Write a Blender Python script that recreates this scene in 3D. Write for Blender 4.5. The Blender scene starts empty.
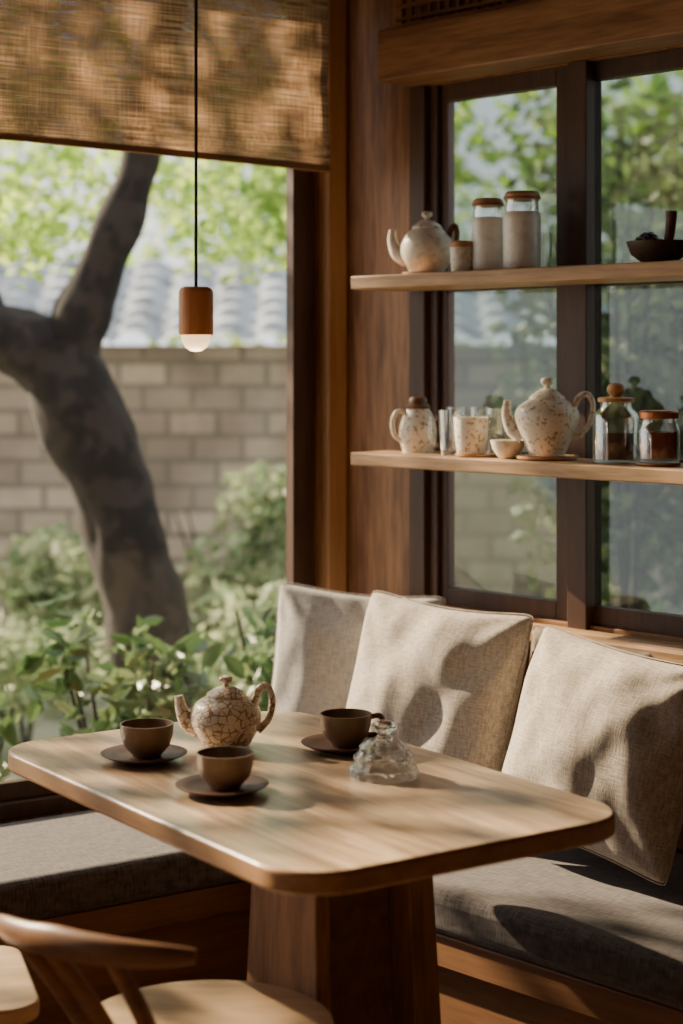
import bpy,bmesh,math,random
from mathutils import Vector,Matrix,noise
random.seed(7)
F=1790.;U0=341.5;V0=361.;HC=1.45
pi=math.pi
def PZ(u,v,z):
    d=(HC-z)*F/(v-V0); return Vector(((u-U0)*d/F,d,z))
def PD(u,v,d): return Vector(((u-U0)*d/F,d,HC-(v-V0)*d/F))
C=Vector((-.011,4.455,0))
AR=math.atan2(-.727,.687); AW=math.atan2(-.5614,-.8275)
def Rp(t,o,z=0): return C+Vector((math.cos(AR),math.sin(AR),0))*t+Vector((math.sin(AR),-math.cos(AR),0))*o+Vector((0,0,z))
def Wp(s,o,z=0): return C+Vector((math.cos(AW),math.sin(AW),0))*s+Vector((-math.sin(AW),math.cos(AW),0))*o+Vector((0,0,z))
def Ru(u,o):
    k=(u-U0)/F; p0=Rp(0,o); d=Rp(1,o)-p0
    return (k*p0.y-p0.x)/(d.x-k*d.y)
# ---------------------------------------------------------------- materials
def newmat(name):
    m=bpy.data.materials.new(name); m.use_nodes=True; nt=m.node_tree
    return m,nt,nt.nodes['Principled BSDF']
def N(nt,t,**kw):
    n=nt.nodes.new(t)
    for k,v in kw.items(): setattr(n,k,v)
    return n
def ramp(nt,stops):
    r=N(nt,'ShaderNodeValToRGB'); e=r.color_ramp.elements
    while len(e)<len(stops): e.new(.5)
    for i,(p,c) in enumerate(stops): e[i].position=p; e[i].color=(*c,1)
    return r
def coords(nt,scale=(1,1,1),rot=(0,0,0)):
    tc=N(nt,'ShaderNodeTexCoord'); mp=N(nt,'ShaderNodeMapping')
    mp.inputs['Scale'].default_value=scale; mp.inputs['Rotation'].default_value=rot
    nt.links.new(tc.outputs['Object'],mp.inputs['Vector']); return mp.outputs['Vector']
def plain(name,c,rough=.5,metal=0,spec=.5):
    m,nt,b=newmat(name)
    v=coords(nt); n=N(nt,'ShaderNodeTexNoise'); n.inputs['Scale'].default_value=30
    nt.links.new(v,n.inputs['Vector'])
    r=ramp(nt,[(.3,tuple(x*.85 for x in c)),(.7,tuple(min(1,x*1.12) for x in c))])
    nt.links.new(n.outputs['Fac'],r.inputs['Fac']); nt.links.new(r.outputs['Color'],b.inputs['Base Color'])
    b.inputs['Roughness'].default_value=rough; b.inputs['Metallic'].default_value=metal
    b.inputs['Specular IOR Level'].default_value=spec
    return m
def wood(name,c1,c2,axis='X',rough=.45,sc=1.,bump=.12,lo=.34,hi=.66,spec=.35):
    m,nt,b=newmat(name)
    s={'X':(1.3,16,16),'Y':(16,1.3,16),'Z':(16,16,1.3)}[axis]
    v=coords(nt,tuple(x*sc for x in s))
    n=N(nt,'ShaderNodeTexNoise'); n.inputs['Scale'].default_value=1.6; n.inputs['Detail'].default_value=6; n.inputs['Distortion'].default_value=.8
    n2=N(nt,'ShaderNodeTexNoise'); n2.inputs['Scale'].default_value=9; n2.inputs['Detail'].default_value=4
    nt.links.new(v,n.inputs['Vector']); nt.links.new(v,n2.inputs['Vector'])
    mx=N(nt,'ShaderNodeMath',operation='MULTIPLY_ADD'); mx.inputs[1].default_value=.35
    nt.links.new(n2.outputs['Fac'],mx.inputs[0]); 
    m2=N(nt,'ShaderNodeMath',operation='MULTIPLY'); m2.inputs[1].default_value=.65
    nt.links.new(n.outputs['Fac'],m2.inputs[0]); nt.links.new(m2.outputs[0],mx.inputs[2])
    mid=tuple((a+b_)/2 for a,b_ in zip(c1,c2))
    r=ramp(nt,[(lo,c1),(.5,mid),(hi,c2)])
    nt.links.new(mx.outputs[0],r.inputs['Fac']); nt.links.new(r.outputs['Color'],b.inputs['Base Color'])
    b.inputs['Roughness'].default_value=rough; b.inputs['Specular IOR Level'].default_value=spec
    bp=N(nt,'ShaderNodeBump'); bp.inputs['Strength'].default_value=bump; bp.inputs['Distance'].default_value=.003
    nt.links.new(mx.outputs[0],bp.inputs['Height']); nt.links.new(bp.outputs['Normal'],b.inputs['Normal'])
    return m
def fabric(name,c1,c2,wsc=340,bump=.45,lo=.38,hi=.62):
    m,nt,b=newmat(name)
    a=N(nt,'ShaderNodeTexNoise'); a.inputs['Scale'].default_value=1; a.inputs['Detail'].default_value=3
    c=N(nt,'ShaderNodeTexNoise'); c.inputs['Scale'].default_value=1; c.inputs['Detail'].default_value=3
    v1=coords(nt,(wsc*1.6,wsc*.14,wsc*.14)); v2=coords(nt,(wsc*.14,wsc*1.6,wsc*.3))
    nt.links.new(v1,a.inputs['Vector']); nt.links.new(v2,c.inputs['Vector'])
    ad=N(nt,'ShaderNodeMath',operation='ADD'); nt.links.new(a.outputs['Fac'],ad.inputs[0]); nt.links.new(c.outputs['Fac'],ad.inputs[1])
    h=N(nt,'ShaderNodeMath',operation='MULTIPLY'); h.inputs[1].default_value=.5; nt.links.new(ad.outputs[0],h.inputs[0])
    r=ramp(nt,[(lo,c1),(hi,c2)])
    nt.links.new(h.outputs[0],r.inputs['Fac']); nt.links.new(r.outputs['Color'],b.inputs['Base Color'])
    b.inputs['Roughness'].default_value=.95; b.inputs['Specular IOR Level'].default_value=.15
    b.inputs['Sheen Weight'].default_value=.1
    bp=N(nt,'ShaderNodeBump'); bp.inputs['Strength'].default_value=bump; bp.inputs['Distance'].default_value=.002
    nt.links.new(h.outputs[0],bp.inputs['Height']); nt.links.new(bp.outputs['Normal'],b.inputs['Normal'])
    return m
def speckle(name,c1,c2,scale=60,t=.5,rough=.4,vor=False,bump=.25):
    m,nt,b=newmat(name); v=coords(nt)
    n=N(nt,'ShaderNodeTexNoise'); n.inputs['Scale'].default_value=scale; n.inputs['Detail'].default_value=4
    nt.links.new(v,n.inputs['Vector']); src=n.outputs['Fac']
    if vor:
        vo=N(nt,'ShaderNodeTexVoronoi',feature='DISTANCE_TO_EDGE'); vo.inputs['Scale'].default_value=scale
        ad=N(nt,'ShaderNodeMath',operation='MULTIPLY_ADD'); ad.inputs[1].default_value=1.2
        nt.links.new(v,vo.inputs['Vector']); nt.links.new(vo.outputs['Distance'],ad.inputs[0])
        sb=N(nt,'ShaderNodeMath',operation='MULTIPLY'); sb.inputs[1].default_value=.6; nt.links.new(n.outputs['Fac'],sb.inputs[0]); nt.links.new(sb.outputs[0],ad.inputs[2]); src=ad.outputs[0]
    r=ramp(nt,[(t-.06,c2),(t+.05,c1)])
    nt.links.new(src,r.inputs['Fac']); nt.links.new(r.outputs['Color'],b.inputs['Base Color'])
    b.inputs['Roughness'].default_value=rough
    bp=N(nt,'ShaderNodeBump'); bp.inputs['Strength'].default_value=bump; bp.inputs['Distance'].default_value=.002
    nt.links.new(src,bp.inputs['Height']); nt.links.new(bp.outputs['Normal'],b.inputs['Normal'])
    return m
def thinglass(name,tint=(1,1,1),blend=.25,gl=(1,1,1),mul=1.,rough=.02,add=.02):
    m=bpy.data.materials.new(name); m.use_nodes=True; nt=m.node_tree; nt.nodes.clear()
    o=N(nt,'ShaderNodeOutputMaterial'); mx=N(nt,'ShaderNodeMixShader'); tr=N(nt,'ShaderNodeBsdfTransparent'); g=N(nt,'ShaderNodeBsdfGlossy')
    lw=N(nt,'ShaderNodeLayerWeight'); lw.inputs['Blend'].default_value=blend
    mm=N(nt,'ShaderNodeMath',operation='MULTIPLY_ADD'); mm.inputs[1].default_value=mul; mm.inputs[2].default_value=add
    tr.inputs['Color'].default_value=(*tint,1); g.inputs['Color'].default_value=(*gl,1); g.inputs['Roughness'].default_value=rough
    nt.links.new(lw.outputs['Facing'],mm.inputs[0]); nt.links.new(mm.outputs[0],mx.inputs[0])
    nt.links.new(tr.outputs[0],mx.inputs[1]); nt.links.new(g.outputs[0],mx.inputs[2]); nt.links.new(mx.outputs[0],o.inputs[0])
    return m
def leafmat(name,cols,tl=.5,rough=.5):
    m=bpy.data.materials.new(name); m.use_nodes=True; nt=m.node_tree; nt.nodes.clear()
    o=N(nt,'ShaderNodeOutputMaterial'); mx=N(nt,'ShaderNodeMixShader'); mx.inputs[0].default_value=tl
    p=N(nt,'ShaderNodeBsdfPrincipled'); p.inputs['Roughness'].default_value=rough; t=N(nt,'ShaderNodeBsdfTranslucent')
    g=N(nt,'ShaderNodeNewGeometry'); k=len(cols)
    r=ramp(nt,[(i/(k-1),c) for i,c in enumerate(cols)])
    nt.links.new(g.outputs['Random Per Island'],r.inputs['Fac'])
    nt.links.new(r.outputs['Color'],p.inputs['Base Color']); nt.links.new(r.outputs['Color'],t.inputs['Color'])
    nt.links.new(p.outputs[0],mx.inputs[1]); nt.links.new(t.outputs[0],mx.inputs[2]); nt.links.new(mx.outputs[0],o.inputs[0])
    return m
m_table=wood('oak_table',(.34,.22,.130),(.66,.48,.31),'X',.28,.9,.05,.40,.60,.6)
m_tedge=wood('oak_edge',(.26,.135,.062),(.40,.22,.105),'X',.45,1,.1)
m_ped=wood('oak_pedestal',(.16,.075,.032),(.30,.155,.07),'Z',.5,1,.12,.40,.60)
m_wallZ=wood('walnut_vertical',(.135,.056,.020),(.31,.148,.060),'Z',.45,1,.12,.40,.60)
m_darkZ=wood('dark_frame_vertical',(.036,.014,.007),(.074,.031,.014),'Z',.5)
m_darkX=wood('dark_frame_horizontal',(.036,.014,.007),(.074,.031,.014),'X',.5)
m_beam=wood('walnut_beam',(.15,.063,.023),(.30,.145,.058),'X',.5,1,.12,.40,.60)
m_shelf=wood('shelf_oak',(.28,.155,.072),(.50,.31,.165),'X',.45,1,.12,.40,.60)
m_benchw=wood('bench_wood',(.13,.057,.023),(.23,.11,.046),'X',.5)
m_chair=wood('chair_wood',(.11,.048,.020),(.20,.095,.040),'X',.42)
m_seat=wood('seat_wood',(.38,.245,.135),(.56,.39,.235),'X',.45)
m_floor=wood('floor_wood',(.10,.055,.03),(.18,.10,.055),'X',.45)
m_ceil=wood('ceiling_wood',(.14,.075,.037),(.22,.12,.06),'X',.6)
m_lid=wood('lid_wood',(.36,.18,.075),(.54,.30,.15),'Z',.5,2)
m_lampw=wood('lamp_wood',(.66,.27,.095),(.86,.43,.18),'Z',.4,3)
m_pillow=fabric('linen_beige',(.29,.245,.20),(.505,.44,.37),330,.5,.40,.60)
m_pillow2=fabric('linen_grey',(.33,.305,.28),(.50,.47,.435),330,.5,.40,.60)
m_pillow3=fabric('linen_brown',(.13,.105,.083),(.24,.195,.155))
m_cush=fabric('cushion_charcoal',(.052,.044,.042),(.130,.112,.105),240,.5)
m_pot=speckle('ceramic_carved',(.82,.74,.61),(.36,.20,.10),75,.38,.32,True,.4)
m_pot2=speckle('ceramic_speckled',(.78,.71,.60),(.38,.25,.15),110,.41,.35)
m_potc=speckle('ceramic_cream',(.78,.71,.61),(.64,.54,.42),70,.45,.4)
m_cup=plain('stoneware_brown',(.22,.135,.078),.4)
m_sau=plain('stoneware_dark',(.10,.048,.031),.5,0,.25)
m_tea=plain('tea_liquid',(.085,.018,.006),.08)
m_tea2=plain('tea_red',(.24,.025,.008),.08)
m_copper=plain('copper_lid',(.45,.17,.07),.35,.7)
m_dark=plain('dark_wood_bowl',(.065,.035,.022),.5)
m_grape=plain('dried_fruit',(.045,.015,.022),.4)
m_cord=plain('black_cord',(.01,.01,.01),.6)
m_frost=speckle('frosted_ceramic',(.84,.81,.75),(.74,.69,.62),40,.45,.25)
m_wglass=thinglass('window_glass',(.98,.99,.985),.2,(1,1,1),.04,.01,.004)
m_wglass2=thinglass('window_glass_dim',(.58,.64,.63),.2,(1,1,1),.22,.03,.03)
m_glass=thinglass('jar_glass',(.98,.99,.985),.35,(1,1,1),.75,.03,.06)
m_cg,nt,b=newmat('clear_glass'); b.inputs['Transmission Weight'].default_value=1; b.inputs['Roughness'].default_value=.0; b.inputs['IOR'].default_value=1.5
mxs=N(nt,'ShaderNodeMixShader'); mxs.inputs[0].default_value=.15; trn=N(nt,'ShaderNodeBsdfTransparent'); out=nt.nodes['Material Output']
nt.links.new(b.outputs[0],mxs.inputs[1]); nt.links.new(trn.outputs[0],mxs.inputs[2]); nt.links.new(mxs.outputs[0],out.inputs[0])
m_bulb,nt,b=newmat('bulb_glow'); b.inputs['Base Color'].default_value=(.9,.75,.55,1); b.inputs['Emission Color'].default_value=(1,.66,.32,1); b.inputs['Emission Strength'].default_value=2.0; b.inputs['Roughness'].default_value=.2
# blind weave
m_blind=bpy.data.materials.new('woven_straw'); m_blind.use_nodes=True; nt=m_blind.node_tree; nt.nodes.clear()
o=N(nt,'ShaderNodeOutputMaterial'); d=N(nt,'ShaderNodeBsdfDiffuse'); t=N(nt,'ShaderNodeBsdfTranslucent'); tr=N(nt,'ShaderNodeBsdfTransparent')
n1=N(nt,'ShaderNodeTexNoise'); n1.inputs['Scale'].default_value=1; n1.inputs['Detail'].default_value=3; nt.links.new(coords(nt,(7,7,380)),n1.inputs['Vector'])
n2=N(nt,'ShaderNodeTexNoise'); n2.inputs['Scale'].default_value=1; n2.inputs['Detail'].default_value=2; nt.links.new(coords(nt,(300,300,7)),n2.inputs['Vector'])
ad=N(nt,'ShaderNodeMath',operation='MULTIPLY_ADD'); ad.inputs[1].default_value=.28; nt.links.new(n2.outputs['Fac'],ad.inputs[0])
mu=N(nt,'ShaderNodeMath',operation='MULTIPLY'); mu.inputs[1].default_value=.74; nt.links.new(n1.outputs['Fac'],mu.inputs[0]); nt.links.new(mu.outputs[0],ad.inputs[2])
r=ramp(nt,[(.42,(.10,.050,.025)),(.52,(.26,.150,.078)),(.62,(.46,.30,.18))]); nt.links.new(ad.outputs[0],r.inputs['Fac'])
nt.links.new(r.outputs['Color'],d.inputs['Color']); nt.links.new(r.outputs['Color'],t.inputs['Color'])
ma=N(nt,'ShaderNodeMixShader'); ma.inputs[0].default_value=.42; nt.links.new(d.outputs[0],ma.inputs[1]); nt.links.new(t.outputs[0],ma.inputs[2])
mb=N(nt,'ShaderNodeMixShader'); rr=ramp(nt,[(.42,(.08,)*3),(.47,(.0,)*3)]); nt.links.new(ad.outputs[0],rr.inputs['Fac']); nt.links.new(rr.outputs['Color'],mb.inputs[0])
nt.links.new(ma.outputs[0],mb.inputs[1]); nt.links.new(tr.outputs[0],mb.inputs[2]); nt.links.new(mb.outputs[0],o.inputs[0])
m_bark=speckle('bark',(.026,.020,.018),(.009,.007,.0065),12,.5,.95)
m_leafB=leafmat('leaves_bright',[(.26,.44,.05),(.42,.60,.10),(.60,.74,.22),(.18,.34,.05)],.6)
m_leafF=leafmat('leaves_far',[(.18,.34,.07),(.34,.50,.13),(.50,.60,.25)],.5)
m_leafS=leafmat('leaves_shrub',[(.19,.28,.13),(.31,.39,.21),(.54,.56,.37)],.4)
m_leafN=leafmat('leaves_near',[(.035,.085,.03),(.08,.15,.05),(.24,.31,.15)],.3,.3)
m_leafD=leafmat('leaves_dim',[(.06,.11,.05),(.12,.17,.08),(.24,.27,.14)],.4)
m_ground=speckle('garden_ground',(.46,.44,.34),(.28,.30,.19),6,.5,.95)
m_roof=speckle('roof_tile',(.34,.37,.42),(.19,.21,.25),8,.45,.85)
m_plaster=speckle('plaster',(.42,.37,.31),(.35,.31,.26),5,.5,.9)
m_brick,nt,b=newmat('stone_brick'); tc=N(nt,'ShaderNodeTexCoord'); sx=N(nt,'ShaderNodeSeparateXYZ'); cx=N(nt,'ShaderNodeCombineXYZ'); br=N(nt,'ShaderNodeTexBrick')
nt.links.new(tc.outputs['Object'],sx.inputs[0]); nt.links.new(sx.outputs['X'],cx.inputs['X']); nt.links.new(sx.outputs['Z'],cx.inputs['Y']); nt.links.new(cx.outputs[0],br.inputs['Vector'])
br.inputs['Scale'].default_value=1.9; br.inputs['Color1'].default_value=(.60,.48,.40,1); br.inputs['Color2'].default_value=(.34,.275,.235,1); br.inputs['Mortar'].default_value=(.26,.22,.19,1); br.inputs['Mortar Size'].default_value=.03
br.inputs['Bias'].default_value=-.1
nb=N(nt,'ShaderNodeTexNoise'); nb.inputs['Scale'].default_value=3; nb.inputs['Detail'].default_value=5; mxb=N(nt,'ShaderNodeMixRGB'); mxb.blend_type='MULTIPLY'; mxb.inputs[0].default_value=.8
rb=ramp(nt,[(.35,(.58,.55,.54)),(.65,(1,1,1))]); nt.links.new(tc.outputs['Object'],nb.inputs['Vector']); nt.links.new(nb.outputs['Fac'],rb.inputs['Fac'])
nt.links.new(br.outputs['Color'],mxb.inputs[1]); nt.links.new(rb.outputs['Color'],mxb.inputs[2]); nt.links.new(mxb.outputs[0],b.inputs['Base Color']); b.inputs['Roughness'].default_value=.9
# ---------------------------------------------------------------- geometry helpers
def tag(o,label=None,cat=None,kind=None,group=None):
    if label: o['label']=label
    if cat: o['category']=cat
    if kind: o['kind']=kind
    if group: o['group']=group
    return o
def mk(name,verts,faces,mats,parent=None,loc=(0,0,0),rotz=0,smooth=40,bevel=0,mi=None):
    me=bpy.data.meshes.new(name); me.from_pydata([tuple(v) for v in verts],[],faces)
    if not isinstance(mats,(list,tuple)): mats=[mats]
    for m in mats: me.materials.append(m)
    if mi: me.polygons.foreach_set('material_index',mi)
    bm=bmesh.new(); bm.from_mesh(me); bmesh.ops.remove_doubles(bm,verts=bm.verts,dist=1e-6); bmesh.ops.recalc_face_normals(bm,faces=bm.faces); bm.to_mesh(me); bm.free()
    if smooth:
        me.polygons.foreach_set('use_smooth',[True]*len(me.polygons)); me.set_sharp_from_angle(angle=math.radians(smooth))
    o=bpy.data.objects.new(name,me); bpy.context.scene.collection.objects.link(o)
    o.location=loc; o.rotation_euler=(0,0,rotz)
    if parent: o.parent=parent
    if bevel:
        b=o.modifiers.new('bevel','BEVEL'); b.width=bevel; b.segments=3; b.limit_method='ANGLE'; b.angle_limit=math.radians(40)
    return o
def empty(name,loc,rotz=0,label=None,cat=None,group=None,kind=None):
    o=bpy.data.objects.new(name,None); o.empty_display_size=.05; bpy.context.scene.collection.objects.link(o)
    o.location=loc; o.rotation_euler=(0,0,rotz); return tag(o,label,cat,kind,group)
def boxes(name,bs,mat,parent=None,loc=(0,0,0),rotz=0,bevel=.002):
    V=[];Fc=[]
    for (x0,x1,y0,y1,z0,z1) in bs:
        i=len(V); V+=[(x0,y0,z0),(x1,y0,z0),(x1,y1,z0),(x0,y1,z0),(x0,y0,z1),(x1,y0,z1),(x1,y1,z1),(x0,y1,z1)]
        Fc+=[(i,i+3,i+2,i+1),(i+4,i+5,i+6,i+7),(i,i+1,i+5,i+4),(i+1,i+2,i+6,i+5),(i+2,i+3,i+7,i+6),(i+3,i,i+4,i+7)]
    me=bpy.data.meshes.new(name); me.from_pydata(V,[],Fc); me.materials.append(mat)
    o=bpy.data.objects.new(name,me); bpy.context.scene.collection.objects.link(o); o.location=loc; o.rotation_euler=(0,0,rotz)
    if parent: o.parent=parent
    if bevel:
        b=o.modifiers.new('bevel','BEVEL'); b.width=bevel; b.segments=2
    return o
def Rb(name,bs,mat,bevel=.002,parent=None):  # (t0,t1,o0,o1,z0,z1)
    return boxes(name,[(a,b,-d,-c,e,f) for a,b,c,d,e,f in bs],mat,parent,C if not parent else (0,0,0),AR if not parent else 0,bevel)
def Wb(name,bs,mat,bevel=.002,parent=None):
    return boxes(name,bs,mat,parent,C if not parent else (0,0,0),AW if not parent else 0,bevel)
def cat(pts,n=6):
    out=[];P=[pts[0]]+list(pts)+[pts[-1]]
    for i in range(1,len(P)-2):
        a,b,c,d=[Vector(p) for p in P[i-1:i+3]]
        for k in range(n):
            t=k/n; out.append(.5*((2*b)+(c-a)*t+(2*a-5*b+4*c-d)*t*t+(3*b-a-3*c+d)*t**3))
    out.append(Vector(pts[-1])); return out
def lathe(name,prof,mat,parent=None,loc=(0,0,0),seg=48,sm=0,flute=None,smooth=40):
    if sm: prof=[(max(0,p.x),p.y) for p in cat([(a,b) for a,b in prof],sm)]
    V=[];Fc=[]
    for i,(r,z) in enumerate(prof):
        for j in range(seg):
            a=2*pi*j/seg; rr=r*(flute(a,z) if flute else 1); V.append((rr*math.cos(a),rr*math.sin(a),z))
    for i in range(len(prof)-1):
        for j in range(seg):
            k=(j+1)%seg; Fc.append((i*seg+j,i*seg+k,(i+1)*seg+k,(i+1)*seg+j))
    return mk(name,V,Fc,mat,parent,loc,0,smooth)
def tube(name,pts,rad,mat,parent=None,loc=(0,0,0),seg=12,sm=6,flat=1.,up=None,cap=True,bumpy=0):
    if sm:
        q=cat([(p[0],p[1],p[2]) for p in pts],sm); rr=[v.x for v in cat([(r,0) for r in rad],sm)]
    else: q=[Vector(p) for p in pts]; rr=rad
    V=[];Fc=[];u=Vector(up) if up else None
    if u is None:
        t0=(q[1]-q[0]).normalized(); u=t0.orthogonal()
    for i,p in enumerate(q):
        t=(q[min(i+1,len(q)-1)]-q[max(i-1,0)]).normalized()
        u=(u-t*u.dot(t)).normalized(); w=t.cross(u)
        for j in range(seg):
            a=2*pi*j/seg; v=p+(u*math.cos(a)+w*math.sin(a)*flat)*rr[i]
            if bumpy: v+=(v-p)*bumpy*(.8*noise.noise(v*6)+.35*noise.noise(Vector((v.x*25,v.y*25,v.z*6))))
            V.append(v)
    for i in range(len(q)-1):
        for j in range(seg):
            k=(j+1)%seg; Fc.append((i*seg+j,i*seg+k,(i+1)*seg+k,(i+1)*seg+j))
    if cap:
        Fc.append(tuple(range(seg))); n=(len(q)-1)*seg; Fc.append(tuple(n+j for j in range(seg)))
    return mk(name,V,Fc,mat,parent,loc,0,60)
def prism(name,pts,z0,z1,mat,rotz=0,bevel=.004,parent=None,loc=None,mats=None):
    org=Vector((pts[0][0],pts[0][1],0)) if loc is None else Vector(loc)
    c,s=math.cos(-rotz),math.sin(-rotz); L=[]
    for p in pts:
        x,y=p[0]-org.x,p[1]-org.y; L.append((c*x-s*y,s*x+c*y))
    n=len(L); V=[(x,y,z0) for x,y in L]+[(x,y,z1) for x,y in L]
    Fc=[tuple(reversed(range(n))),tuple(range(n,2*n))]+[(i,(i+1)%n,n+(i+1)%n,n+i) for i in range(n)]
    mi=[0,0]+[1]*n if mats else None
    return mk(name,V,Fc,mats or mat,parent,(0,0,0) if parent else org,0 if parent else rotz,30,bevel,mi)
def roundpoly(P,r,n=8):
    out=[];k=len(P)
    for i in range(k):
        p=Vector(P[i][:2]);a=(Vector(P[i-1][:2])-p);b=(Vector(P[(i+1)%k][:2])-p); a.normalize(); b.normalize()
        ang=a.angle(b); d=r/math.tan(ang/2); p1=p+a*d; p2=p+b*d; bis=(a+b).normalized(); c=p+bis*(r/math.sin(ang/2))
        v1=p1-c; v2=p2-c; th=v1.angle_signed(v2)
        for j in range(n+1):
            v=v1.copy(); v.rotate(Matrix.Rotation(-th*j/n,2)); out.append((c.x+v.x,c.y+v.y))
    return out
def isect(p,d,q,e):
    den=d.x*e.y-d.y*e.x; t=((q.x-p.x)*e.y-(q.y-p.y)*e.x)/den; return p+d*t
# ---------------------------------------------------------------- room shell
S=lambda o: tag(o,kind='structure')
poly=[Wp(9.2,-.14),Wp(-.14,-.14),Rp(8.4,-.14),Vector((5.8,-1.8,0)),Vector((-7.9,-1.8,0))]
S(prism('floor',poly,-.1,0,m_floor,AR,0)); S(prism('ceiling',poly,2.75,2.85,m_ceil,AR,0))
S(Wb('wall_left',[(-.15,.06,-.14,0,0,2.75),(.06,9,-.14,0,0,.44),(.06,9,-.14,0,2.42,2.75),(2.75,3.4,-.14,0,.44,2.42),(5.0,9,-.14,0,.44,2.42)],m_wallZ,0))
S(Rb('wall_right',[(0,.262,-.14,0,0,2.75),(.262,1.26,-.14,0,0,.855),(.262,1.26,-.14,0,2.1,2.75),(1.26,8.3,-.14,0,0,2.75)],m_wallZ,0))
S(boxes('wall_back',[(-7.9,5.8,-1.8,-1.66,0,2.75)],m_plaster,None,(0,0,0),0,0))
w1=S(empty('window_1',C,AW))
Wb('frame',[(.10,.138,-.02,.014,.46,2.40),(.06,.10,-.03,-.012,.46,2.40),(.06,2.75,-.03,.02,.44,.475),(.138,2.68,-.03,-.005,.475,.515),(.138,2.68,-.03,-.005,2.33,2.42),(2.64,2.75,-.03,.012,.475,2.42)],m_darkZ,.002,w1)
Wb('glass',[(.13,2.65,-.020,-.016,.51,2.34)],m_wglass,0,w1)
S(Wb('trim_1',[(-.0,.056,.0005,.045,.0,2.75)],wood('trim_wood',(.30,.15,.06),(.44,.24,.11),'Z'),.004))
w3=S(empty('fill_window',C,AW))  # unseen window opening, added to let ambient fill into the room
Wb('frame',[(3.4,3.46,-.09,.0,.44,2.42),(4.94,5.0,-.09,.0,.44,2.42),(3.46,4.94,-.07,-.02,1.4,1.44)],m_darkZ,.002,w3)
w2=S(empty('window_2',C,AR))
zb,zt=.855,2.10
q=-.028
fr=[(.262,Ru(424,.012),-.045,.012,zb,zt),(Ru(424,.012),Ru(437,-.005),-.045,-.005,zb,zt),(Ru(437,-.005),Ru(450,q),-.045,-.018,zb,zt),
 (Ru(567,.01),Ru(586,.01),-.045,.010,zb,zt),(Ru(559,q),Ru(567,.01),-.045,-.018,zb,zt),(Ru(586,.01),Ru(589,q),-.045,-.018,zb,zt),
 (1.135,1.165,-.045,-.018,zb,zt),(1.165,1.26,-.045,.012,zb,zt)]
for a,b in((Ru(450,q),Ru(559,q)),(Ru(589,q),1.135)):
    fr+=[(a,b,-.045,-.018,zb+.02,.918),(a,b,-.045,-.018,2.06,zt),(a,b,-.040,-.02,1.21,1.245),(a,b,-.040,-.02,1.612,1.648)]
Rb('frame',fr,m_darkZ,.002,w2)
Rb('sill_rail',[(.30,1.165,-.045,-.004,zb,zb+.022)],m_beam,.002,w2)
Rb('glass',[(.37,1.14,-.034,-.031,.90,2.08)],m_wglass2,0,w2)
S(Rb('trim_2',[(.262,3.7,0.0005,.117,2.102,2.222)],m_beam,.005))
S(Rb('trim_3',[(.262,3.7,0.0005,.085,2.222,2.236)]+[(.262,3.7,.05,.06,z,z+.008) for z in [2.25+.03*i for i in range(9)]]+[(.27+.03*i,.278+.03*i,.04,.05,2.236,2.52) for i in range(60)]+[(.262,3.7,0.0005,.09,2.52,2.745)],m_beam,0))
S(Rb('trim_4',[(.13,3.7,.0005,.10,.84,.868)],m_shelf,.006))
S(Rb('trim_5',[(.10,3.7,.0005,.03,.45,.84)],m_wallZ,.003))
for z in(1.645,1.24):
    o=Rb('wall_shelf',[(.262,2.1,.016,.204,z-.03,z)],m_shelf,.003)
    tag(o,'long oak shelf board spanning the garden window','shelf',group='window shelves')
# ---------------------------------------------------------------- benches
dW=Vector((math.cos(AW),math.sin(AW),0)); dR=Vector((math.cos(AR),math.sin(AR),0))
def WR(ow,orr): return isect(Wp(0,ow),dW,Rp(0,orr),dR)
def bl_(o0,o1,orr,s=2.7): return [WR(o0,orr),Wp(s,o0),Wp(s,o1),WR(o1,orr)]
b1=empty('bench',Wp(1.2,.25),AW,'built-in walnut bench with charcoal cushion under the large window','bench')
def part(name,pts,z0,z1,mat,root,rot,bev):
    o=prism(name,pts,z0,z1,mat,rot,bev); M=o.matrix_basis.copy(); 
    R=Matrix.Translation(root.location)@Matrix.Rotation(root.rotation_euler[2],4,'Z')
    o.parent=root; o.matrix_basis=R.inverted()@M; return o
part('base',bl_(.055,.46,.06),0,.30,m_benchw,b1,AW,.002)
part('seat_rail',bl_(.055,.485,.06),.30,.363,m_benchw,b1,AW,.004)
part('seat_cushion',bl_(.06,.50,.06),.364,.45,m_cush,b1,AW,.022)
b2=empty('bench',Rp(1.4,.3),AR,'built-in walnut bench with charcoal cushion beneath the shelves','bench')
def br2(ow,o0,o1,t=2.9): return [WR(ow,o0),Rp(t,o0),Rp(t,o1),WR(ow,o1)]
part('base',br2(.51,.035,.56),0,.30,m_benchw,b2,AR,.002)
part('seat_rail',br2(.51,.035,.585),.30,.363,m_benchw,b2,AR,.004)
part('seat_cushion',br2(.505,.035,.60),.364,.45,m_cush,b2,AR,.024)
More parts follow.
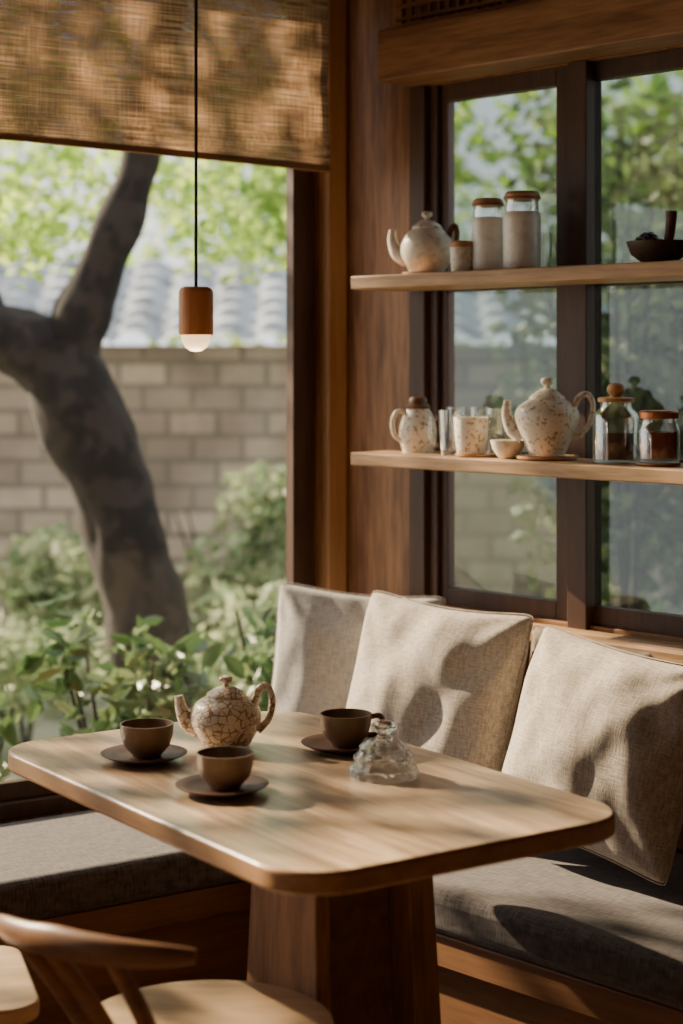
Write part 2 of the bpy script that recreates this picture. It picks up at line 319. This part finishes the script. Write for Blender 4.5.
# ---------------------------------------------------------------- pillows
def pillow(center,wdir,nrm,roll,w,h,T,mat,label,seed):
    n=36;V=[];idx={}
    for side in(1,-1):
        for i in range(n+1):
            for j in range(n+1):
                x=-1+2*i/n;y=-1+2*j/n
                edge=i in(0,n) or j in(0,n)
                if edge and side==-1: idx[(side,i,j)]=idx[(1,i,j)]; continue
                q=max(0,(1-x**2))*max(0,(1-y**2)); t=T*(q**.46)*.5
                px=x*(1-.08*(1-y*y)*abs(x)**2)*w/2; py=y*(1-.08*(1-x*x)*abs(y)**2)*h/2
                cr=(abs(x)*abs(y))**10; px*=1-.04*cr; py*=1-.04*cr
                nv=noise.noise(Vector((x*1.6+seed,y*1.6,side*3)))*.026*(q**.3)+noise.noise(Vector((x*4+seed,y*2.6,side*5)))*.009*(q**.3)
                wr=0
                for cx_,cy_ in((-1,-1),(-1,1),(1,-1),(1,1)):
                    dx,dy=x-cx_,y-cy_; r=math.hypot(dx,dy); a=math.atan2(dy*-cy_,dx*-cx_)
                    wr+=.0095*math.sin(a*9+seed+cx_*2+cy_)*math.exp(-r*1.9)*min(1,r*3)
                wr*=q**.15
                idx[(side,i,j)]=len(V); V.append(Vector((px+nv*.3,py,side*t+side*wr+nv)))
    Fc=[]
    for side in(1,-1):
        for i in range(n):
            for j in range(n):
                f=(idx[(side,i,j)],idx[(side,i+1,j)],idx[(side,i+1,j+1)],idx[(side,i,j+1)])
                Fc.append(f if side==1 else f[::-1])
    o=mk('throw_pillow',V,Fc,mat,None,(0,0,0),0,80)
    wv=Vector(wdir).normalized(); nv=Vector(nrm).normalized(); wv=(wv-nv*wv.dot(nv)).normalized(); uv=nv.cross(wv)
    if uv.z<0: uv=-uv; wv=-wv
    M=Matrix((wv,uv,nv)).transposed().to_4x4()
    o.matrix_world=Matrix.Translation(center)@M@Matrix.Rotation(roll,4,'Z')
    s=o.modifiers.new('sub','SUBSURF'); s.levels=1; s.render_levels=2
    ring=[V[idx[(1,i,0)]] for i in range(n)]+[V[idx[(1,n,j)]] for j in range(n)]+[V[idx[(1,n-i,n)]] for i in range(n)]+[V[idx[(1,0,n-j)]] for j in range(n+1)]
    tube('piping',ring,[.0013]*len(ring),mat,o,sm=0,seg=6,cap=False)
    return tag(o,label,'pillow',group='pillows on the bench')
nR=Rp(0,1)-Rp(0,0)
pillow(Vector((.022,4.125,.695)),(1,-.25,0),(-.22,-1,.22),-.06,.41,.47,.12,m_pillow2,'pale grey linen pillow tucked in the bench corner',1.3)
pillow(Rp(.558,.25,.697),dR,nR+Vector((.05,-.12,.30)),-.01,.455,.48,.19,m_pillow,'beige linen pillow leaning against the window ledge',4.1)
pillow(Rp(.875,.125,.67),dR,nR+Vector((0,0,.15)),-.05,.34,.42,.07,m_pillow3,'brown linen pillow squeezed behind a beige one',6.1)
pillow(Rp(1.050,.275,.692),dR,nR+Vector((-.12,-.12,.36)),-.10,.455,.42,.20,m_pillow,'plump oatmeal linen pillow at the open bench end',8.7)
# ---------------------------------------------------------------- table
k7=.7
cL=Vector((-.882,4.652,0))*k7; cB=Vector((-.145,5.150,0))*k7; cR=Vector((.654,3.948,0))*k7; cF=Vector((-.082,3.449,0))*k7
dA=(cL-cF).normalized(); dB=(cR-cF).normalized()
cL+=dA*.018-dB*.016; cB+=dA*.018; cR+=dB*.008; cF-=dB*.004; cB+=dB*.008
ctr=(cL+cB+cR+cF)/4; AT=math.atan2((cF-cL).y,(cF-cL).x)
tb=empty('dining_table',(ctr.x,ctr.y,0),AT,'oak dining table with rounded corners set with tea','table')
rp=roundpoly([cF,cR,cB,cL],.10,10)
o=part('table_top',rp,.716,.75,m_table,tb,AT,.006)
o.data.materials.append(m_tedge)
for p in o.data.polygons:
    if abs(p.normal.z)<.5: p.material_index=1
pc=Vector((-.012,2.95,0)); M=(Matrix.Translation(tb.location)@Matrix.Rotation(AT,4,'Z')).inverted()
pl=M@pc
def slab(name,y,th,w0,w1,mt=None):
    V=[]
    for z,w,yo in((.0,w0,1.15),(.7155,w1,1)):
        V+=[(-w/2,(y-th/2)*yo,z),(w/2,(y-th/2)*yo,z),(w/2,(y+th/2)*yo,z),(-w/2,(y+th/2)*yo,z)]
    return mk(name,V,[(0,3,2,1),(4,5,6,7),(0,1,5,4),(1,2,6,5),(2,3,7,6),(3,0,4,7)],mt or m_ped,tb,(pl.x,pl.y,0),0,0,.004)
slab('pedestal_board',-.085,.028,.26,.18); slab('pedestal_board',.105,.05,.26,.18); slab('pedestal_core',.01,.14,.14,.07,m_benchw)
# ---------------------------------------------------------------- ceramics
def teapot(loc,rot,R,H,mat,label,spl=1.45,hh=1.0,name='teapot',lidmat=None,sr=.011,group=None,knobmat=None,hs=1.,hmat=None,prof=None):
    e=empty(name,loc,rot,label,'teapot',group)
    lathe('body',prof or [(0,0),(R*.55,0),(R*.62,.004),(R*.66,H*.05),(R*.93,H*.28),(R,H*.48),(R*.90,H*.70),(R*.62,H*.88),(R*.50,H*.93)],mat,e,sm=5)
    l=lathe('lid',[(R*.55,H*.915),(R*.56,H*.945),(R*.5,H*.98),(R*.3,H*1.06),(R*.12,H*1.10),(0,H*1.10)],lidmat or mat,e,sm=4)
    lathe('knob',[(R*.10,H*1.09),(R*.09,H*1.13),(R*.19,H*1.19),(R*.17,H*1.26),(0,H*1.29)],knobmat or lidmat or mat,l,sm=4,seg=24)
    tube('spout',[(-R*.75,0,H*.32),(-R*1.08,0,H*.42),(-R*1.28,0,H*.66),(-R*spl,0,H*.90)],[sr*1.9,sr*1.55,sr*1.05,sr*.75],mat,e,seg=16)
    tube('handle',[(R*.80,0,H*.74),(R*(.8+.2*hs),0,H*(.95+.12*hh)),(R*(.8+.52*hs),0,H*(1.02+.1*hh)),(R*(.8+.74*hs),0,H*.85),(R*(.8+.6*hs),0,H*.52),(R*.92,0,H*.30)],[.0075,.007,.0065,.006,.006,.0075],hmat or mat,e,seg=12)
    return e
tp=PZ(226,746,.75); R=.064; H=.100
teapot((tp.x,tp.y,.75),-.1,R,H,m_pot,'carved brown and cream stoneware teapot on the table',1.36,.8,hs=.72,prof=[(0,0),(R*.60,0),(R*.66,.004),(R*.74,H*.10),(R*.95,H*.36),(R,H*.56),(R*.90,H*.76),(R*.64,H*.88),(R*.52,H*.93)])
def cup(loc,rot,handle,label):
    e=empty('teacup',loc,rot,label,'cup','teacups on the table')
    lathe('body',[(0,.0),(.024,0),(.026,.004),(.040,.020),(.0455,.038),(.047,.058),(.0445,.058),(.043,.038),(.037,.021),(.02,.008),(0,.006)],m_cup,e,sm=0,smooth=60)
    lathe('tea',[(.0425,.040),(0,.040)],m_tea,e)
    if handle: tube('handle',[(.043,0,.05),(.062,0,.052),(.068,0,.036),(.056,0,.02),(.038,0,.018)],[.005]*5,m_cup,e)
    return e
def saucer(loc,label):
    o=lathe('saucer',[(0,0),(.038,0),(.042,.003),(.062,.008),(.075,.014),(.076,.0155),(.073,.0165),(.058,.011),(.034,.0075),(0,.0075)],m_sau,None,loc,sm=0,smooth=60)
    return tag(o,label,'saucer',group='saucers on the table')
for u,v,h,lab,sl in((144,761,0,'brown stoneware teacup on a dark saucer beside the teapot','dark brown saucer holding a cup next to the teapot'),(222,793,0,'brown stoneware teacup without handle by the table rim','dark brown saucer close to the table rim'),(343,750,1,'brown stoneware teacup with a small looped handle','dark brown saucer beside the rippled glass dome')):
    p=PZ(u,v,.75); saucer((p.x,p.y,.7502),sl); cup((p.x+.005,p.y,.7580),.15,h,lab)
p=PZ(384,776,.75)
e=empty('glass_dome',(p.x,p.y,.7502),0,'clear rippled glass tea strainer dome with knob on the table','glassware')
fl=lambda a,z: 1+(.05*math.sin(12*a+z*60)+.03*math.sin(7*a-z*90))*(1 if z<.065 else .4)
lathe('dome_body',[(.055,0),(.057,.006),(.056,.016),(.046,.024),(.050,.034),(.040,.044),(.041,.050),(.026,.060),(.023,.060),(.037,.048),(.036,.043),(.046,.033),(.042,.024),(.051,.014),(.053,.006),(.052,.001),(.055,0)],m_cg,e,seg=72,sm=0,flute=fl,smooth=30)
lathe('dome_knob',[(.013,.0605),(.014,.066),(.010,.072),(.020,.079),(.021,.086),(.012,.092),(0,.093)],m_cg,e,seg=24,sm=3,flute=fl)
# ---------------------------------------------------------------- lamp
lx,ly=(196-U0)*3.1/F,3.1
e=empty('pendant_lamp',(lx,ly,1.466),0,'small wooden pendant lamp with frosted glass bulb on black cord','lamp')
lathe('lamp_shade',[(.0,.112),(.022,.112),(.027,.109),(.0295,.103),(.0295,.032),(.0285,.029),(.026,.029),(.026,.09),(0,.09)],m_lampw,e,flute=lambda a,z:1+.012*(abs(math.sin(14*a))**.5),seg=112)
lathe('bulb',[(0,0),(.010,.0015),(.019,.008),(.0245,.018),(.026,.030),(.026,.06),(0,.06)],m_bulb,e,sm=0,smooth=60)
lathe('cord',[(.003,.11),(.0028,2.748-1.466)],m_cord,e,seg=10)
lathe('ceiling_rose',[(0,2.70-1.466),(.05,2.705-1.466),(.055,2.748-1.466),(0,2.748-1.466)],m_dark,e)
# ---------------------------------------------------------------- blind
bl=empty('roman_blind',Wp(0,.085,1.93),AW,'woven straw roman blind lowered over the window','blind')
ns,nz=120,40;V=[];Fc=[];ZT=2.56
s0,s1=.086,2.68
for i in range(ns+1):
    s=s0+(s1-s0)*i/ns
    for j in range(nz+1):
        f=j/nz; z=-.018+.022*min(1,(s-s0)/.8)+f*(ZT-1.93)
        g=(z+.02)/.042
        y=.006*math.sin(s*5)*(1-f)+.010*abs(math.sin(f*pi*3))*.6+(.012*max(0,1-abs(g-1.)) )
        V.append((s,y,z))
for i in range(ns):
    for j in range(nz):
        a=i*(nz+1)+j; Fc.append((a,a+nz+1,a+nz+2,a+1))
mk('blind_fabric',V,Fc,m_blind,bl,smooth=80)
V=[];Fc=[]
for i in range(ns+1):
    s=s0+(s1-s0)*i/ns; zb_=-.018+.022*min(1,(s-s0)/.8)
    for (y,dz) in((.004,.012),(.012,.0),(.016,-.006),(.012,-.008),(.004,.002)):
        V.append((s,y+.006*math.sin(s*5),zb_+dz))
for i in range(ns):
    for j in range(4):
        a=i*5+j; Fc.append((a,a+5,a+6,a+1))
mk('hem',V,Fc,m_tedge,bl,smooth=80)
boxes('head_rail',[(s0,s1,-.02,.02,ZT-1.93,ZT-1.93+.04)],m_darkX,bl)
# ---------------------------------------------------------------- shelf items
ZU,ZL=1.645,1.24
def SP(u,o,z): return Rp(Ru(u,o),o,z)
def plate(u,o,z,r,mat,label,cat_='coaster',name='coaster',h=.006):
    ob=lathe(name,[(0,0),(r*.9,0),(r,h*.4),(r,h),(r*.94,h),(r*.9,h*.8),(0,h*.8)],mat,None,SP(u,o,z+.0003)); return tag(ob,label,cat_)
plate(427,.11,ZU,.056,m_lid,'thin round wooden coaster under the shelf teapot')
p=SP(427,.10,ZU+.0058)
e=teapot(p,-.15,.062,.110,m_potc,'cream teapot with brown speckled lid on upper shelf',1.28,-.4,lidmat=m_pot2,hs=.42,hmat=m_chair)
pp=SP(462,.135,ZU+.0003); e=empty('tea_cup',pp,0,'small cream ceramic cup with wooden lid','cup')
lathe('body',[(0,0),(.020,0),(.023,.004),(.026,.03),(.0265,.056),(.024,.056),(.023,.01),(0,.008)],m_potc,e); lathe('lid',[(0,.0565),(.028,.0565),(.028,.066),(.024,.070),(0,.070)],m_lid,e)
def jar(u,o,z,R,H,fill,label,fm,lidm,lidh=.02,name='storage_jar',ball=False,neck=.72,base=0):
    e=empty(name,SP(u,o,z+.0003+base),0,label,'jar')
    lathe('body',[(0,0),(R*.9,0),(R,.006),(R,H*.72),(R*.93,H*.82),(R*neck,H*.9),(R*neck,H*.98),(R*(neck+.05),H),(R*(neck-.04),H),(R*(neck-.04),H*.9),(R*.89,H*.81),(R*.955,H*.71),(R*.955,.008),(0,.006)],m_glass,e,smooth=60)
    lathe('contents',[(0,.0085),(R*.93,.0085),(R*.94,H*fill),(0,H*fill)],fm,e)
    l=lathe('lid',[(0,H+.0005),(R*(neck+.08),H+.0005),(R*(neck+.1),H+.004),(R*(neck+.1),H+lidh*.8),(R*(neck+.02),H+lidh),(0,H+lidh)],lidm,e)
    if ball: lathe('knob',[(R*.2,H+lidh*.9),(R*.22,H+lidh+.003),(R*.38,H+lidh+.012),(R*.34,H+lidh+.024),(R*.12,H+lidh+.030),(0,H+lidh+.030)],lidm,l,sm=3)
    return e
def cjar(u,o,z,R,H,label,base=0):
    e=empty('storage_jar',SP(u,o,z+.0003+base),0,label,'jar')
    lathe('body',[(0,0),(R*.92,0),(R,.006),(R,H*.70),(R*.96,H*.78),(R*.90,H*.80),(0,H*.80)],m_frost,e,smooth=50)
    lathe('neck',[(R*.88,H*.801),(R*.90,H*.86),(R*.86,H*.94),(R*.90,H*.965),(R*.86,H*.965),(R*.82,H*.94),(R*.86,H*.86),(R*.84,H*.801)],m_glass,e)
    l=lathe('lid',[(0,H*.967),(R*.94,H*.967),(R*.97,H*.98),(R*.95,H*1.05),(R*.8,H*1.09),(0,H*1.10)],m_lid,e)
    lathe('clasp',[(R*.975,H*.985),(R*1.0,H*.99),(R*1.0,H*1.005),(R*.965,H*1.01)],m_chair,l)
    return e
plate(488,.10,ZU,.038,m_lid,'thin wooden coaster under a storage jar')
cjar(488,.10,ZU,.036,.144,'white ceramic storage jar with wooden lid and glass neck',.0062)
plate(522,.10,ZU,.040,m_lid,'thin wooden coaster under the taller jar')
cjar(522,.10,ZU,.041,.152,'larger white ceramic storage jar with domed wooden lid',.0062)
def gcup(u,o,z,R,H,label,handle=0,mat=None,name='glass_cup',fl=None):
    e=empty(name,SP(u,o,z+.0003),0,label,'cup')
    lathe('body',[(0,0),(R*.78,0),(R*.82,.004),(R*.95,H*.5),(R,H),(R*.95,H),(R*.90,H*.5),(R*.75,.01),(0,.008)],mat or m_glass,e,flute=fl,seg=60 if fl else 48,smooth=60)
    if handle: tube('handle',[(handle*R*.9,0,H*.8),(handle*R*1.5,0,H*.82),(handle*R*1.7,0,H*.5),(handle*R*1.3,0,H*.25),(handle*R*.86,0,H*.22)],[.004]*5,mat or m_glass,e)
    return e
gcup(543,.045,ZU,.020,.085,'small clear drinking glass behind the jars')
e=empty('wooden_bowl',SP(659,.10,ZU+.0003),0,'dark wooden bowl holding dried fruit and a pestle','bowl')
lathe('bowl_body',[(0,0),(.034,0),(.038,.006),(.056,.020),(.066,.046),(.062,.046),(.052,.022),(.032,.012),(0,.010)],m_dark,e,smooth=60)
pst=tube('pestle',[(0,0,0),(.004,0,.03),(.008,0,.065),(.009,0,.088)],[.011,.010,.011,.012],m_chair,None,SP(667,.09,ZU+.020)); tag(pst,'short dark wooden pestle standing in the bowl','pestle')
base=SP(652,.10,ZU+.034)
for i in range(14):
    a=i*2.4; r=.008+.0025*i
    g=lathe('dried_fruit',[(0,-.008),(.006,-.006),(.0085,0),(.006,.006),(0,.008)],m_grape,None,(base.x-.008+r*math.cos(a)*.6,base.y+r*math.sin(a)*.6,base.z+.010+.016*(1-i/14)),seg=10,sm=2)
    tag(g,'dark dried fruit heaped in the wooden bowl','fruit',group='dried fruit in the bowl')
e=empty('ceramic_jug',SP(418,.10,ZL+.0003),.2,'cream speckled ceramic jug with brown stopper','jug')
lathe('body',[(0,0),(.032,0),(.036,.004),(.043,.035),(.042,.06),(.034,.085),(.027,.098),(.028,.104)],m_pot2,e,sm=4)
lathe('stopper',[(0,.100),(.027,.100),(.029,.106),(.022,.112),(.021,.122),(.016,.127),(0,.128)],m_chair,e)
tube('handle',[(-.030,0,.092),(-.050,0,.093),(-.060,0,.07),(-.055,0,.04),(-.040,0,.028)],[.0055]*5,m_pot2,e)
gcup(451,.13,ZL,.028,.10,'clear glass mug with looped handle',-1,name='glass_mug')
plate(478,.13,ZL,.05,m_lid,'round wooden coaster under a cream cup')
gcup(471,.14,ZL+.0062,.038,.080,'handmade cream cup with brown speckled rim',0,m_pot2,'ceramic_cup')
gcup(497,.08,ZL,.026,.105,'tall ribbed clear glass tumbler',0,fl=lambda a,z:1+.02*math.sin(14*a))
gcup(480,.042,ZL,.024,.105,'clear glass tumbler standing against the window',0)
gcup(456,.045,ZL,.024,.105,'clear glass tumbler behind the glass mug',0)
e=lathe('small_bowl',[(0,0),(.018,0),(.022,.004),(.034,.022),(.038,.040),(.035,.040),(.030,.022),(.018,.008),(0,.007)],m_potc,None,SP(508,.15,ZL+.0003),smooth=60); tag(e,'small cream ceramic bowl beside the teapot','bowl')
plate(547,.12,ZL,.066,m_lid,'wide light wooden coaster under the large teapot',h=.009)
p=SP(547,.12,ZL+.0088); R=.068; H=.130
teapot(p,-.25,R,H,m_pot2,'large speckled cream teapot with looped handle',1.25,-.1,sr=.010,hs=.85,prof=[(0,0),(R*.52,0),(R*.56,.004),(R*.62,H*.10),(R*.86,H*.38),(R,H*.62),(R*.93,H*.78),(R*.66,H*.89),(R*.52,H*.93)])
jar(616,.11,ZL,.048,.125,.50,'round glass jar of dark tea with wooden ball lid',m_tea,m_lid,.010,'tea_jar',True,.68)
plate(659,.12,ZL,.044,m_lid,'wooden coaster under the red jar')
jar(659,.12,ZL,.042,.088,.70,'short glass jar of red tea with copper lid',m_tea2,m_copper,.016,'tea_jar',False,.86,base=.0062)
# ---------------------------------------------------------------- chair & stool
cc=Vector((-.205,2.70,0))
ch=empty('dining_chair',cc,0,'wooden chair with curved back rail and round seat at the table','chair')
lathe('seat',[(0,.428),(.15,.425),(.185,.432),(.195,.442),(.193,.450),(.17,.452),(.10,.446),(0,.445)],m_seat,ch,seg=64,smooth=60)
def ap(deg,r,z): a=math.radians(deg); return Vector((r*math.cos(a),r*math.sin(a),z))
tube('backrest',[ap(d,.31,.655-.018*max(0,(232-d)/32)) for d in range(200,273,8)],[.012,.018,.020,.021,.022,.022,.021,.019,.016,.010],m_chair,ch,flat=.6,up=(0,0,1),seg=18)
for d in(208,228,250):
    tube('back_post',[ap(d+5,.165,.435),ap(d+2,.235,.55),ap(d,.306,.646)],[.013,.013,.011],m_chair,ch)
for d in(33,123,213,303):
    tube('leg',[ap(d,.13,.43),ap(d,.16,.22),ap(d,.19,.0)],[.018,.015,.012],m_chair,ch)
for d in(33,213): 
    tube('stretcher',[ap(d,.165,.2),ap(d+90,.165,.2)],[.008,.008],m_chair,ch,sm=1)
st=empty('stool',(-.67,2.87,0),.3,'low wooden stool beside the chair','stool')
prism('seat',roundpoly([(-.17,-.16),(.17,-.16),(.17,.16),(-.17,.16)],.05),.425,.452,m_seat,0,.005,st,(0,0,0))
for sx_,sy_ in((1,1),(1,-1),(-1,1),(-1,-1)): tube('leg',[(sx_*.12,sy_*.11,.424),(sx_*.14,sy_*.13,0)],[.017,.013],m_chair,st,sm=1)
# ---------------------------------------------------------------- outdoors
GZ=-.15
o=mk('ground',[(-30,3,GZ),(30,3,GZ),(30,40,GZ),(-30,40,GZ)],[(0,1,2,3)],m_ground); tag(o,'pale mossy garden ground outside the window','ground',kind='structure')
o=boxes('garden_wall',[(-9,9,9.5,9.75,GZ,1.535)],m_brick,None,(0,0,0),0,0); tag(o,'low tan stone block garden wall','wall')
nx,ny=420,32;V=[];Fc=[]
for i in range(nx+1):
    x=-7+14*i/nx
    for j in range(ny+1):
        f=j/ny; y=9.35+.9*f; row=(f*6.4)%1
        V.append((x,y,1.54+.46*f+.05*abs(math.sin(x*pi/.24))-.035*row))
for i in range(nx):
    for j in range(ny):
        a=i*(ny+1)+j; Fc.append((a,a+ny+1,a+ny+2,a+1))
o=mk('tiled_roof',V,Fc,m_roof); tag(o,'grey curved clay tile roof capping the garden wall','roof')
def leaves(blobs,n,size,mat,parent=None,name='foliage',asp=.45,seed=1,shell=.5,six=False):
    rnd=random.Random(seed); V=[];Fc=[]
    tot=sum(b[1][0]*b[1][1]*b[1][2] for b in blobs)
    for c,r in blobs:
        m=int(n*r[0]*r[1]*r[2]/tot)
        for _ in range(m):
            d=Vector((rnd.gauss(0,1),rnd.gauss(0,1),rnd.gauss(0,1))).normalized()*(rnd.random()**shell)
            p=Vector((c[0]+d.x*r[0],c[1]+d.y*r[1],c[2]+d.z*r[2]))
            a=Vector((rnd.gauss(0,1),rnd.gauss(0,1),rnd.gauss(0,.6))).normalized(); b=a.cross(Vector((rnd.gauss(0,1),rnd.gauss(0,1),rnd.gauss(0,1)))).normalized()
            L=size*rnd.uniform(.6,1.3); i=len(V)
            if six:
                nn=a.cross(b)*L*.12
                V+=[p-a*L*.5,p-a*L*.15+b*L*asp*.45+nn,p+a*L*.2+b*L*asp*.4+nn,p+a*L*.5,p+a*L*.2-b*L*asp*.4+nn,p-a*L*.15-b*L*asp*.45+nn]
                Fc+=[(i,i+1,i+2,i+3),(i,i+3,i+4,i+5)]
            else:
                V+=[p-a*L*.5,p+b*L*asp*.5,p+a*L*.5,p-b*L*asp*.5]; Fc.append((i,i+1,i+2,i+3))
    me=bpy.data.meshes.new(name); me.from_pydata([tuple(v) for v in V],[],Fc); me.materials.append(mat)
    o=bpy.data.objects.new(name,me); bpy.context.scene.collection.objects.link(o)
    if parent: o.parent=parent
    return o
D=6.2
tree=empty('tree',(PD(160,700,D).x,D,GZ),0,'dark forked tree trunk with bright green canopy','tree')
TI=Matrix.Translation(-tree.location)
def tpts(L): return [tuple(TI@PD(u,v,dd)) for u,v,dd in L]
k=D/F*1.05
tube('trunk',tpts([(172,840,D),(160,720,D),(146,620,D),(126,545,D),(106,475,D),(78,410,D),(52,345,D)]),[52*k,44*k,41*k,39*k,38*k,42*k,36*k],m_bark,tree,seg=40,bumpy=.22)
tube('branch',tpts([(56,385,D),(74,335,D),(98,275,D),(120,220,D),(138,165,D),(152,100,D),(175,0,D)]),[32*k,29*k,24*k,21*k,19*k,17*k,13*k],m_bark,tree,seg=30,bumpy=.25)
tube('branch',tpts([(80,400,D),(40,352,D),(0,335,D),(-50,320,D-.1),(-130,230,D-.3),(-220,60,D-.6)]),[36*k,36*k,30*k,27*k,22*k,16*k],m_bark,tree,seg=30,bumpy=.25)
tube('branch',tpts([(5,345,D),(-12,300,D),(-30,260,D+.2),(-50,150,D+.4)]),[16*k,13*k,10*k,6*k],m_bark,tree,seg=12,bumpy=.3)
tube('branch',tpts([(150,120,D),(190,90,D+.3),(235,60,D+.6),(280,20,D+.9)]),[9*k,6*k,5*k,3*k],m_bark,tree,seg=10)
tl=tree.location
def B(x,y,z,a,b_,c): return ((x-tl.x,y-tl.y,z-tl.z),(a,b_,c))
f=leaves([B(-.7,8,2.7,1.4,.8,.5),B(-1.6,7.4,2.3,.6,.5,.4),B(.3,7.6,2.5,.8,.6,.5)],2100,.085,m_leafB,tree,seed=3); f['kind']='stuff'
f=leaves([B(-3.6,5.5,2.95,.8,.5,.36),B(-2.5,6.4,3.2,.6,.5,.30),B(-3.2,5.9,3.9,.9,.6,.45)],1500,.13,m_leafB,tree,seed=5,shell=.35); f['kind']='stuff'  # out-of-view leaf blobs, added to dapple the sun on table and blind
f=leaves([B(-1.25,6.9,1.95,.42,.3,.25),B(-.42,7.4,1.95,.42,.3,.2),B(-.75,7.2,2.15,.5,.3,.12)],650,.075,m_leafB,tree,seed=6); f['kind']='stuff'
for i,(x,y,z,a,b_,c,n,m) in enumerate([(-3.4,13,3.0,1.8,.9,1.7,2700,m_leafB),(-.3,14.5,2.7,1.7,.9,1.5,2500,m_leafF),(2.9,13,2.6,1.7,.9,1.7,3000,m_leafF),(-6.9,12.5,3.2,1.9,1,2.0,2500,m_leafF),(6.2,12.5,3,1.8,1,2.0,2500,m_leafF)]):
    e=empty('background_tree',(x,y,GZ),0,'leafy green tree standing beyond the garden wall','tree',group='trees beyond the wall')
    tube('trunk',[(0,0,0),(.1,0,1.2),(0,0,z+.2)],[.16,.13,.08],m_bark,e)
    f=leaves([((0,0,z),(a,b_,c)),((a*.4,0,z-.8),(a*.5,b_*.7,c*.4))],n,.20,m,e,asp=.6,seed=20+i); f['kind']='stuff'
def shrub(x,y,h,r,n,size,mat,label,seed,six=False,asp=.5,group='garden shrubs'):
    e=empty('shrub',(x,y,GZ),0,label,'shrub',group); rnd=random.Random(seed)
    for i in range(5):
        a=rnd.uniform(0,6.28); tube('stem',[(0,0,0),(r*.3*math.cos(a),r*.3*math.sin(a),h*.45),(r*.6*math.cos(a),r*.6*math.sin(a),h*.85)],[.012,.009,.004],m_bark,e,seg=6,sm=3)
    bl=[]
    for i in range(9):
        a=rnd.uniform(0,6.28); q=rnd.uniform(.2,.62)*r; bl.append(((q*math.cos(a),q*math.sin(a),h*rnd.uniform(.35,.85)),(r*.42,r*.42,h*.22)))
    f=leaves(bl,n,size,mat,e,asp=asp,seed=seed,six=six); f['kind']='stuff'
for i,x in enumerate([-3.9,-2.95,-2.05,-1.2,-.5,.2]):
    shrub(x,8.1+.35*math.sin(i*2.1),1.0+.12*math.sin(i*1.7),.48,1500,.085,m_leafS,'pale sunlit shrub in front of the garden wall',40+i)
for i,(x,y,h) in enumerate([(-2.2,6.9,.72),(-1.25,7.1,.68),(-.3,6.9,.72)]):
    shrub(x,y,h,.5,1200,.07,m_leafS,'low soft green shrub around the tree',60+i)
for i,(x,y,h,r,n) in enumerate([(-1.12,5.15,.72,.32,330),(-.60,5.0,.92,.30,520),(-.14,5.25,1.02,.28,430),(-1.75,4.9,.8,.30,300)]):
    shrub(x,y,h,r,n,.085,m_leafN,'glossy leafy shrub growing against the window',80+i,True,.5,'shrubs outside the window')
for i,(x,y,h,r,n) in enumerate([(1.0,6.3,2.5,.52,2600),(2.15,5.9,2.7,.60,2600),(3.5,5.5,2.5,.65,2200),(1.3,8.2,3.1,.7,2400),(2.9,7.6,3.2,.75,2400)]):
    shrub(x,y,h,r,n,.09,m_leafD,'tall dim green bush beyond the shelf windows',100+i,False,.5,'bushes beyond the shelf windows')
# ---------------------------------------------------------------- light
sd=Vector((.82,-.57,-.53)).normalized()
L=bpy.data.lights.new('sun','SUN'); L.energy=23; L.angle=.015; L.color=(1,.79,.54)
so=bpy.data.objects.new('sun',L); bpy.context.scene.collection.objects.link(so); so.rotation_euler=sd.to_track_quat('-Z','Y').to_euler(); so.location=(-5,8,6)
pl_=bpy.data.lights.new('bulb_light','POINT'); pl_.energy=.6; pl_.color=(1,.7,.4); pl_.shadow_soft_size=.03
po=bpy.data.objects.new('bulb_light',pl_); bpy.context.scene.collection.objects.link(po); po.location=(lx,ly,1.44)
w=bpy.data.worlds.new('World'); bpy.context.scene.world=w; w.use_nodes=True
bg=w.node_tree.nodes['Background']; bg.inputs['Color'].default_value=(.98,.98,1,1); bg.inputs['Strength'].default_value=1.9
# ---------------------------------------------------------------- camera
cd=bpy.data.cameras.new('camera'); cam=bpy.data.objects.new('camera',cd); bpy.context.scene.collection.objects.link(cam)
cam.location=(0,0,HC); cam.rotation_euler=(pi/2,0,0); cd.sensor_fit='VERTICAL'; cd.sensor_height=36; cd.sensor_width=24
cd.lens=F/1024*36; cd.shift_y=-(512-V0)/1024; cd.clip_start=.05
cd.dof.use_dof=True; cd.dof.focus_distance=3.4; cd.dof.aperture_fstop=2.3
bpy.context.scene.camera=cam
